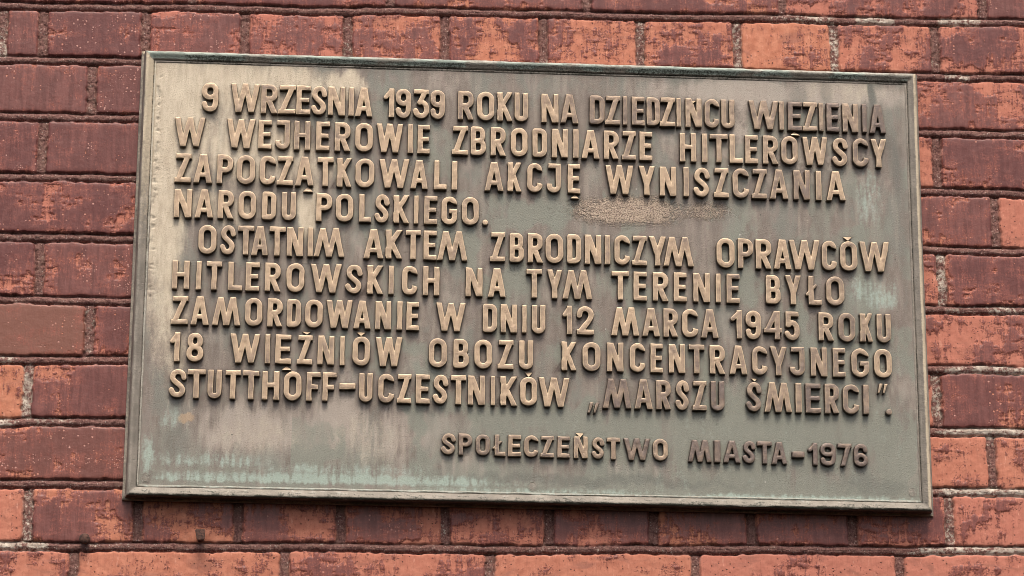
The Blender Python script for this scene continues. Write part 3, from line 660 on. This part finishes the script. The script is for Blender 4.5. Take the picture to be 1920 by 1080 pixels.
def letter_mesh(ch, w, h, tone, rnd):
    """solid raised letter: marched outline, rounded top, drafted sides; returns verts (x, up, out), quads, tris, attr"""
    s = 6.75 if h > 33 or ch in '.-' else 5.6
    small = h < 33 and ch not in '.-^v,"'
    rise = RAISE - (1.2 if small else 0)
    nx, ny = int(math.ceil((w + 2) / CELL)) + 1, int(math.ceil((h + 2) / CELL)) + 1
    gx, gy = -1 + np.arange(nx) * CELL, -1 + np.arange(ny) * CELL
    X, Y = np.meshgrid(gx, gy)
    # hand-finished outline: a slow wobble
    k = rnd * 100
    wob = 0.5 * (vnoise(X / 7 + k, Y / 7, 5) - .5)
    D = glyph(ch, X + 0.5 * (vnoise(X / 9 + k, Y / 9 + 3, 7) - .5), Y + 0.5 * (vnoise(X / 9 - k, Y / 9, 9) - .5), w, h, s) + wob
    D[0, :] = np.maximum(D[0, :], .05); D[-1, :] = np.maximum(D[-1, :], .05); D[:, 0] = np.maximum(D[:, 0], .05); D[:, -1] = np.maximum(D[:, -1], .05)
    Gy, Gx = np.gradient(D, CELL)
    ins = D < 0
    vid = np.full(D.shape, -1, int)
    vid[ins] = np.arange(ins.sum())
    pts = np.stack([X[ins], Y[ins]], -1).tolist(); dep = (-D[ins]).tolist()
    allin = ins[:-1, :-1] & ins[:-1, 1:] & ins[1:, 1:] & ins[1:, :-1]
    jj, ii = np.nonzero(allin)
    quads = np.stack([vid[jj, ii], vid[jj, ii + 1], vid[jj + 1, ii + 1], vid[jj + 1, ii]], -1).tolist()
    tris = []
    anyin = ins[:-1, :-1] | ins[:-1, 1:] | ins[1:, 1:] | ins[1:, :-1]
    cut, rim, segs = {}, [], []
    def crossing(a, b):
        key = (a, b) if a < b else (b, a)
        if key not in cut:
            (j0, i0), (j1, i1) = key
            d0, d1 = D[j0, i0], D[j1, i1]
            t = d0 / (d0 - d1)
            cut[key] = len(pts)
            pts.append([gx[i0] + (gx[i1] - gx[i0]) * t, gy[j0] + (gy[j1] - gy[j0]) * t]); dep.append(0.0)
            g = (Gx[j0, i0] * (1 - t) + Gx[j1, i1] * t, Gy[j0, i0] * (1 - t) + Gy[j1, i1] * t)
            rim.append((cut[key], g))
        return cut[key]
    for j, i in zip(*np.nonzero(anyin & ~allin)):
        cs = ((j, i), (j, i + 1), (j + 1, i + 1), (j + 1, i))
        poly, flags = [], []
        for a in range(4):
            p, q = cs[a], cs[(a + 1) % 4]
            if ins[p]: poly.append(int(vid[p])); flags.append(0)
            if ins[p] != ins[q]: poly.append(crossing(p, q)); flags.append(1)
        n = len(poly)
        for a in range(n):
            if flags[a] and flags[(a + 1) % n] and n >= 3: segs.append((poly[a], poly[(a + 1) % n]))
        for a in range(1, n - 1): tris.append((poly[0], poly[a], poly[a + 1]))
    pts = np.array(pts, float).reshape(-1, 2); dep = np.array(dep)
    if ch in '^v':
        z = 1.2 + 5.0 * np.clip(1 - pts[:, 1] / h, 0, 1) + np.minimum(dep, .8)
    else:
        t = np.clip(dep, 0, ROUND)
        z = rise - ROUND + np.sqrt(np.maximum(ROUND ** 2 - (ROUND - t) ** 2, 0)) + 0.25 * np.clip((dep - ROUND) / 2, 0, 1)
        z = z + 0.5 * (vnoise(pts[:, 0] / 6 + k, pts[:, 1] / 6, 15) - .5) * np.clip(dep / ROUND, 0, 1)
    n0 = len(pts)
    low = {}
    lv = []
    for v, (gx_, gy_) in rim:
        L = math.hypot(gx_, gy_) + 1e-9
        low[v] = n0 + len(lv)                                    # a crisp arris: the side starts with its own vertices
        lv.append((pts[v, 0], pts[v, 1], z[v] - 0.05))
        lv.append((pts[v, 0] + gx_ / L * 0.40, pts[v, 1] + gy_ / L * 0.40, -0.8))
    V = np.concatenate([np.c_[pts, z], np.array(lv)])
    for a, b in segs: quads.append((low[b], low[a], low[a] + 1, low[b] + 1))
    A = np.zeros((len(V), 4))
    A[:n0, 0] = np.clip(dep / 3.2, 0, 1); A[:, 1] = tone; A[:, 2] = rnd
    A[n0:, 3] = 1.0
    return V, quads, tris, A, s

# --- text: words become sub-parts, lines parts
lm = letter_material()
TONE = {9: [.42, .12], 8: [.75, .50, .55], 0: [.85, .8, .75, .55, .6, .5, .5]}
placed = []
rl = random.Random(3)
for li, words in enumerate(LINES):
    line = bpy.data.objects.new('inscription_line', None)
    line.empty_display_size = 0.02
    col.objects.link(line); line.parent = plaque
    for wi, wd in enumerate(words):
        tk = wd.split(' ')
        VV, QQ, TT, AA, base = [], [], [], [], 0
        tones = TONE.get(li, [.82])
        wt = tones[min(wi, len(tones) - 1)]
        for a in range(0, len(tk), 5):
            ch = tk[a]; x0, y0, w, h = map(float, tk[a + 1:a + 5])
            rnd = rl.random()
            tone = 0.9 if ch in '^v' else min(1, max(0, wt - 0.22 * float(sstep(-50, 380, x0)) + rl.uniform(-.24, .18)))
            if ch in '^v': x0 -= .12 * w; w *= 1.24; y0 -= .1 * h; h *= 1.2
            V, q, t, A, s = letter_mesh(ch, w, h, tone, rnd)
            placed.append((ch, x0, y0, w, h, s))
            P = np.stack([(V[:, 0] + x0) / 1000, -(PLATE + V[:, 2] / 1000), (V[:, 1] + y0) / 1000], -1)
            VV.append(P); AA.append(A)
            QQ.append(np.array(q) + base); TT.append(np.array(t).reshape(-1, 3) + base); base += len(V)
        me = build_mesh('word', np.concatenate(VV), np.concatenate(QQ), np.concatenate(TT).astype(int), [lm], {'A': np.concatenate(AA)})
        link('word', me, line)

# --- the cast plate
def build_plate(mat):
    x = np.arange(-490, 490.1, 1.25); z = np.arange(-282.8, 277.3, 1.25)
    X, Z = np.meshgrid(x, z)
    near = np.full(X.shape, 60.0)
    for ch, x0, y0, w, h, s in placed:
        i0, i1 = np.searchsorted(x, [x0 - 16, x0 + w + 16]); j0, j1 = np.searchsorted(z, [y0 - 16, y0 + h + 16])
        sub = near[j0:j1, i0:i1]
        if sub.size:
            np.minimum(sub, glyph(ch, X[j0:j1, i0:i1] - x0, Z[j0:j1, i0:i1] - y0, w, h, s), out=sub)
    wx = X + 16 * (fbm(X / 28, Z / 60, 101) - .5); wz = Z + 26 * (fbm(X / 14, Z / 70, 103) - .5)
    def field(name):
        f = np.zeros(X.shape)
        for cx, cz, rx, rz, st in PLATE_TONES[name]:
            q = np.sqrt(((wx - cx) / max(rx, 3)) ** 2 + ((wz - cz) / max(rz, 3)) ** 2)
            f = 1 - (1 - f) * (1 - np.clip(st * (1 - sstep(0.35, 1.25, q)), 0, 1))
        return f
    streak = fbm(X / 7, Z / 110, 107, 4)
    runs = fbm(X / 16, Z / 190, 109, 3)
    cream, green, turq, dark, sand, orange = (field(n) for n in ('cream', 'green', 'turq', 'dark', 'sand', 'orange'))
    sand = np.zeros(X.shape)
    for cx, cz, rx, rz, st in PLATE_TONES['sand']:
        q = np.hypot((X - cx + 30 * (fbm(X / 40, Z / 40, 175) - .5)) / rx, (Z - cz + 8 * (fbm(X / 12, Z / 12, 177) - .5)) / (rz * 1.05))
        sand = np.maximum(sand, st * (1 - sstep(.25, 1.35, q)))
    sand *= sstep(.15, .5, fbm(X / 4, Z / 4, 179, 2) + .35 * sand)
    cream *= 0.65 + 0.7 * streak * (0.6 + fbm(X / 12, Z / 12, 113))
    green = green * (0.45 + 1.0 * runs) + 0.25 * sstep(.5, .75, runs) * (X > -330)
    turq = np.zeros(X.shape)
    for cx, cz, rx, rz, st in PLATE_TONES['turq']:
        xx = X + 10 * (fbm(X / 20, Z / 40, 161) - .5); zz = Z + 5 * (fbm(X / 5, Z / 60, 163, 3) - .5)
        if cx > 350 and cz > -100: st *= .62
        elif rz < 9: cz -= 3
        up = np.where(zz > cz, 1.3, 0.6)                          # the bloom feathers upwards
        turq = np.maximum(turq, st * np.exp(-(((xx - cx) / rx) ** 4 + ((zz - cz) / (max(rz, 4.2) * up)) ** 2)))
    turq *= 0.5 + 1.0 * np.clip(fbm(X / 3.0, Z / 18, 117, 3) * 2.2 - .6, 0, 1.2) * (0.45 + fbm(X / 26, Z / 30, 118, 2))
    wash = np.exp(-((Z + 282) / 55) ** 2) * (.25 + .9 * runs) * (0.5 + fbm(X / 40, Z / 40, 165, 3))
    green = np.maximum(green, wash) + .22 * sstep(60, 330, X) * (1 - sstep(-120, 40, Z))
    drip = np.zeros(X.shape)
    rd = random.Random(12)
    for ch, x0, y0, w, h, s in placed:
        if y0 > -140 or ch in '^v': continue
        for _ in range(3):
            dx = x0 + rd.uniform(0, w); ln_ = rd.uniform(12, 60); wd = rd.uniform(.9, 2.6); a_ = rd.uniform(.15, .7)
            j0, j1 = np.searchsorted(z, [y0 - ln_, y0]); i0, i1 = np.searchsorted(x, [dx - 8, dx + 8])
            if j1 <= j0 or i1 <= i0: continue
            q = (y0 - Z[j0:j1, i0:i1]) / ln_
            xs = X[j0:j1, i0:i1] - dx - 1.5 * (fbm(X[j0:j1, i0:i1] * 0 + dx, Z[j0:j1, i0:i1] / 18, 171, 2) - .5)
            drip[j0:j1, i0:i1] = np.maximum(drip[j0:j1, i0:i1], a_ * (1 - q) ** .7 * np.exp(-(xs / wd) ** 2))
    drip *= .4 + fbm(X / 4, Z / 9, 173, 2)
    green = np.clip(green + .55 * sstep(.50, .66, fbm(X / 26, Z / 40, 191, 4)) * (X > -300) * (Z < 230), 0, 1)
    turq = np.maximum(turq, .26 * sstep(.60, .78, fbm(X / 11, Z / 24, 193, 4)) * sstep(-320, 200, X) * (.4 + .6 * (Z < -100)))
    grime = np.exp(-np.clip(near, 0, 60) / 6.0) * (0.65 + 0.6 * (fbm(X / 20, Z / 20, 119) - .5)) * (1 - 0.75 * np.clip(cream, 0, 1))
    grain = fbm(X / 2.6, Z / 2.6, 121, 2) - .5
    hgt = 0.5 * (fbm(X / 60, Z / 60, 123, 3) - .5) + 0.22 * (fbm(X / 9, Z / 9, 125, 3) - .5) + sand * (1.5 * grain + 0.4)
    edge = np.exp(-np.minimum(490 - np.abs(X), np.minimum(277 - Z, Z + 282.8)) / 5)
    hgt += 0.7 * edge * (0.3 + fbm(X / 10, Z / 10, 127))
    rib = np.exp(-((X + 481) / 3.5) ** 2) * sstep(.55, .7, fbm(X / 6, Z / 5, 131, 2)) * (Z > -40)
    hgt -= 1.0 * rib
    A = np.stack([np.clip(cream, 0, 1), np.clip(green, 0, 1), np.clip(turq, 0, 1), np.clip(dark + .5 * rib, 0, 1)], -1).reshape(-1, 4)
    B = np.stack([np.clip(sand * (.75 + grain), 0, 1), np.clip(grime, 0, 1), orange, streak], -1).reshape(-1, 4)
    light = sstep(.48, .72, fbm(X / 55 + 3, Z / 90, 137, 4)) * .5 + 1.1 * np.exp(-((wx + 300) / 150) ** 2 - ((wz + 212) / 40) ** 2) * (.4 + 1.0 * runs)
    light += .9 * np.exp(-((Z - 256) / 17) ** 2) * sstep(60, 220, wx) * (.5 + runs) + .75 * np.exp(-((wx - 340) / 150) ** 2 - ((wz - 165) / 75) ** 2) * sstep(.38, .6, fbm(X / 9, Z / 12, 181, 4))
    C = np.stack([np.exp(-np.clip(near, 0, 60) / 1.1), np.clip(light * (1 - .6 * grime) + .9 * drip, 0, 1), drip, 0 * X], -1).reshape(-1, 4)  # first channel: painted shade line hugging the letters
    V = np.stack([X / 1000, -(PLATE + hgt / 1000), Z / 1000], -1).reshape(-1, 3)
    nz, nx = X.shape
    idx = np.arange(nz * nx).reshape(nz, nx)
    Q = np.stack([idx[:-1, :-1], idx[:-1, 1:], idx[1:, 1:], idx[1:, :-1]], -1).reshape(-1, 4)
    ring = np.concatenate([idx[0, :], idx[1:, -1], idx[-1, -2::-1], idx[-2:0:-1, 0]])
    back = V[ring].copy(); back[:, 1] = -0.004
    b0, n, ar = len(V), len(ring), np.arange(len(ring))
    side = np.stack([ring, b0 + ar, b0 + (ar + 1) % n, ring[(ar + 1) % n]], -1)
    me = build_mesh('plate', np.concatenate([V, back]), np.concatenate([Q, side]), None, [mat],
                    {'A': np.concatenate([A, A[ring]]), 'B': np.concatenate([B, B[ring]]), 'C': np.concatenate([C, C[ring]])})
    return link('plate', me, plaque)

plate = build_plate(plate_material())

# --- the moulded frame round it
def build_frame(mat):
    prof = [(-4.8, -1.5), (-5.0, 3.0), (-4.3, 4.6), (-1.6, 5.4), (-0.8, 8), (-0.3, 13), (0.2, 18), (0.9, 22.5), (1.8, 25.4), (3.2, 27.2), (5.2, 27.6),
            (7.0, 26.6), (8.8, 25.2), (10.6, 24.2), (12.2, 23.6), (12.9, 22.4), (13.3, 21.3), (13.9, 22.2), (15.0, 22.3), (16.2, 21.4), (17.5, 20.0)]
    npf = len(prof)
    st = []
    for t in np.linspace(-1, 1, 330)[:-1]: st.append(('t', t))
    for t in np.linspace(1, -1, 190)[:-1]: st.append(('r', t))
    for t in np.linspace(1, -1, 330)[:-1]: st.append(('b', t))
    for t in np.linspace(-1, 1, 190)[:-1]: st.append(('l', t))
    V, A = [], []
    for sd_, t in st:
        for pi, (ins, out) in enumerate(prof):
            hw, hh = PW * 1000 - ins, PH * 1000 - ins
            lo = hh + 4.4 * min(1, max(0, (pi - 3) / 5))               # the lower moulding is slimmer
            ze = (t + 1) / 2 * hh - (1 - t) / 2 * lo
            x, z = {'t': (t * hw, hh), 'b': (t * hw, -lo), 'r': (hw, ze), 'l': (-hw, ze)}[sd_]
            V.append((x, out, z)); A.append((pi, 'trbl'.index(sd_)))
    V = np.array(V); A = np.array(A)
    X, O, Z = V.T
    pi, si = A.T
    along = np.where((si == 0) | (si == 2), X, Z)
    n = fbm(along / 24 + si * 50, pi * 0.9 + si * 9, 141, 4) - .5
    n2 = fbm(along / 5 + si * 70, pi * 1.3, 143, 3) - .5
    amp = np.where((pi > 1) & (pi < npf - 1), 1.0, 0.0)
    O2 = O + amp * (1.1 * n + 0.5 * n2)
    sgnz = np.where(si == 0, 1, np.where(si == 2, -1, 0)); sgnx = np.where(si == 1, 1, np.where(si == 3, -1, 0))
    k = amp * (1.2 * n + 0.6 * n2)
    corner = np.minimum(np.abs(np.abs(X) - PW * 1000) + 0, 30) / 30 if False else 1.0
    Z2 = Z + sgnz * k - 0.8 * np.clip((X + 500) / 1000, 0, 1) * np.clip(-Z / 290, 0, 1)    # the casting is not quite square
    X2 = X + sgnx * k + np.clip(X / 500, 0, 1) * (1.6 + 1.8 * np.clip((60 - Z) / 350, 0, 1))
    ln = fbm(along / 40 + si * 31, si * 7.0 + pi * .15, 151, 3)
    ln2 = fbm(along / 9 + si * 13, pi * .6, 153, 3)
    top, right, bot, left = (si == 0), (si == 1), (si == 2), (si == 3)
    pale = top * ((pi >= 7) & (pi <= 11)) * (.15 + .8 * ln2) + bot * (pi >= 10) * (-.34 + 1.0 * ln2) + left * ((pi >= 16) & (pi <= 18)) * .55 + right * (pi >= 17) * .25
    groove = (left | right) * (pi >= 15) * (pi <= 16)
    moss_shade = top * (pi >= 11) * (.02 + .8 * ln) * (X > -450) + bot * ((pi >= 4) & (pi <= 9)) * (.42 + .8 * ln2) + bot * (pi >= 9) * (pi <= 12) * (.12 + .45 * sstep(.45, .65, ln2)) \
        + groove * (.15 + .75 * ln2) + right * ((pi >= 3) & (pi <= 7)) * (.1 + .5 * ln2) + left * ((pi >= 6) & (pi <= 8)) * (-.05 + .5 * ln2)  # moss and painted shade, by side and place on the profile
    turq = top * (pi >= 9) * (pi <= 13) * .75 * sstep(.35, .6, ln) + bot * (pi >= 17) * .45
    gold = left * (pi >= 9) * (.75 * sstep(-100, 240, Z)) + left * (pi <= 5) * .35 + top * (pi <= 11) * .8 * (1 - sstep(-470, -330, X)) \
        + right * ((pi >= 8) & (pi <= 10)) * (.65 + .4 * ln2) + bot * (pi <= 3) * .5
    At = np.clip(np.stack([pale, moss_shade, turq, gold], -1), 0, 1)
    ns = len(st)
    idx = np.arange(ns * npf).reshape(ns, npf)
    nxt = np.roll(idx, -1, 0)
    Q = np.stack([idx[:, :-1], idx[:, 1:], nxt[:, 1:], nxt[:, :-1]], -1).reshape(-1, 4)
    me = build_mesh('frame', np.stack([X2 / 1000, -O2 / 1000, Z2 / 1000], -1), Q, None, [mat], {'A': At})
    me.set_sharp_from_angle(angle=R(50))
    return link('frame', me, plaque)

frame = build_frame(frame_material())

# --- plugged fixing screws low on the plate
def lathe(prof, seg=24):
    V, Q = [], []
    for r_, o in prof:
        for a in range(seg): V.append((r_ * math.cos(2 * math.pi * a / seg), -o, r_ * math.sin(2 * math.pi * a / seg)))
    for i in range(len(prof) - 1):
        for a in range(seg):
            b = (a + 1) % seg
            Q.append((i * seg + a, i * seg + b, (i + 1) * seg + b, (i + 1) * seg + a))
    return np.array(V), np.array(Q)

smat = frame.data.materials[0]
sv, sq = lathe([(0.0060, -0.001), (0.0060, 0.0004), (0.0054, 0.00045), (0.0051, -0.0004), (0.0047, -0.0004), (0.0044, 0.00045), (0.0001, 0.00045)])
for (sx, sz) in ((-0.4773, -0.2690), (0.0008, -0.2700), (0.4795, -0.2680)):
    me = build_mesh('screw', sv + np.array([sx, -PLATE, sz]), sq, None, [smat], {'A': np.zeros((len(sv), 4)) + np.array([.0, .05, .25, .0])}, False)
    link('screw', me, plaque)

# ------------------------------------------------------------------ two rusty nail stubs in the bed joint under the plaque
rust = rust_material()
def stub(loc, prof, seg, jitter, seed, sx=1.0):
    V, Q = lathe(prof, seg)
    V = V.copy(); V[:, 0] *= sx
    nn = vnoise(V[:, 0] * 400 + seed, V[:, 2] * 400 + V[:, 1] * 300, seed) - .5
    V += nn[:, None] * jitter
    me = build_mesh('rusty_nail', V, Q, None, [rust])
    o = link('rusty_nail', me)
    o.location = loc
    return o

def square(prof):
    """a four-sided forged stub with softened corners"""
    V, Q = [], []
    ring = [(-1, -.8), (-.8, -1), (.8, -1), (1, -.8), (1, .8), (.8, 1), (-.8, 1), (-1, .8)]
    for r_, o in prof:
        for a, b in ring: V.append((a * r_, -o, b * r_))
    n = len(ring)
    for i in range(len(prof) - 1):
        for a in range(n): Q.append((i * n + a, i * n + (a + 1) % n, (i + 1) * n + (a + 1) % n, (i + 1) * n + a))
    return np.array(V), np.array(Q)

nail = stub((-0.5530, 0.0, PLAQUE_Z - 0.3372), [(0.0045, -0.012), (0.0050, 0.004), (0.0066, 0.006), (0.0070, 0.009), (0.0058, 0.0115), (0.0030, 0.013), (0.0001, 0.0133)], 18, 0.0016, 4)
tag(nail, 'round dark rusty nail stub in the mortar, the farther of two from the plaque', 'nail', group='rusty nails under the plaque')
V, Q = square([(0.0042, -0.012), (0.0044, 0.008), (0.0050, 0.012), (0.0056, 0.018), (0.0053, 0.0192), (0.0001, 0.0196)])
V[:, 2] *= 1.2
V[:, 0] *= 1 + 22 * V[:, 2]
me = build_mesh('rusty_nail', V, Q, None, [rust], smooth=False)
nail2 = link('rusty_nail', me)
nail2.location = (-0.4121, 0.0, PLAQUE_Z - 0.3325)
nail2.rotation_euler = (0.0, R(-4), R(2))
tag(nail2, 'square headed brown rusty nail stub in the mortar, just beneath the plaque', 'nail', group='rusty nails under the plaque')
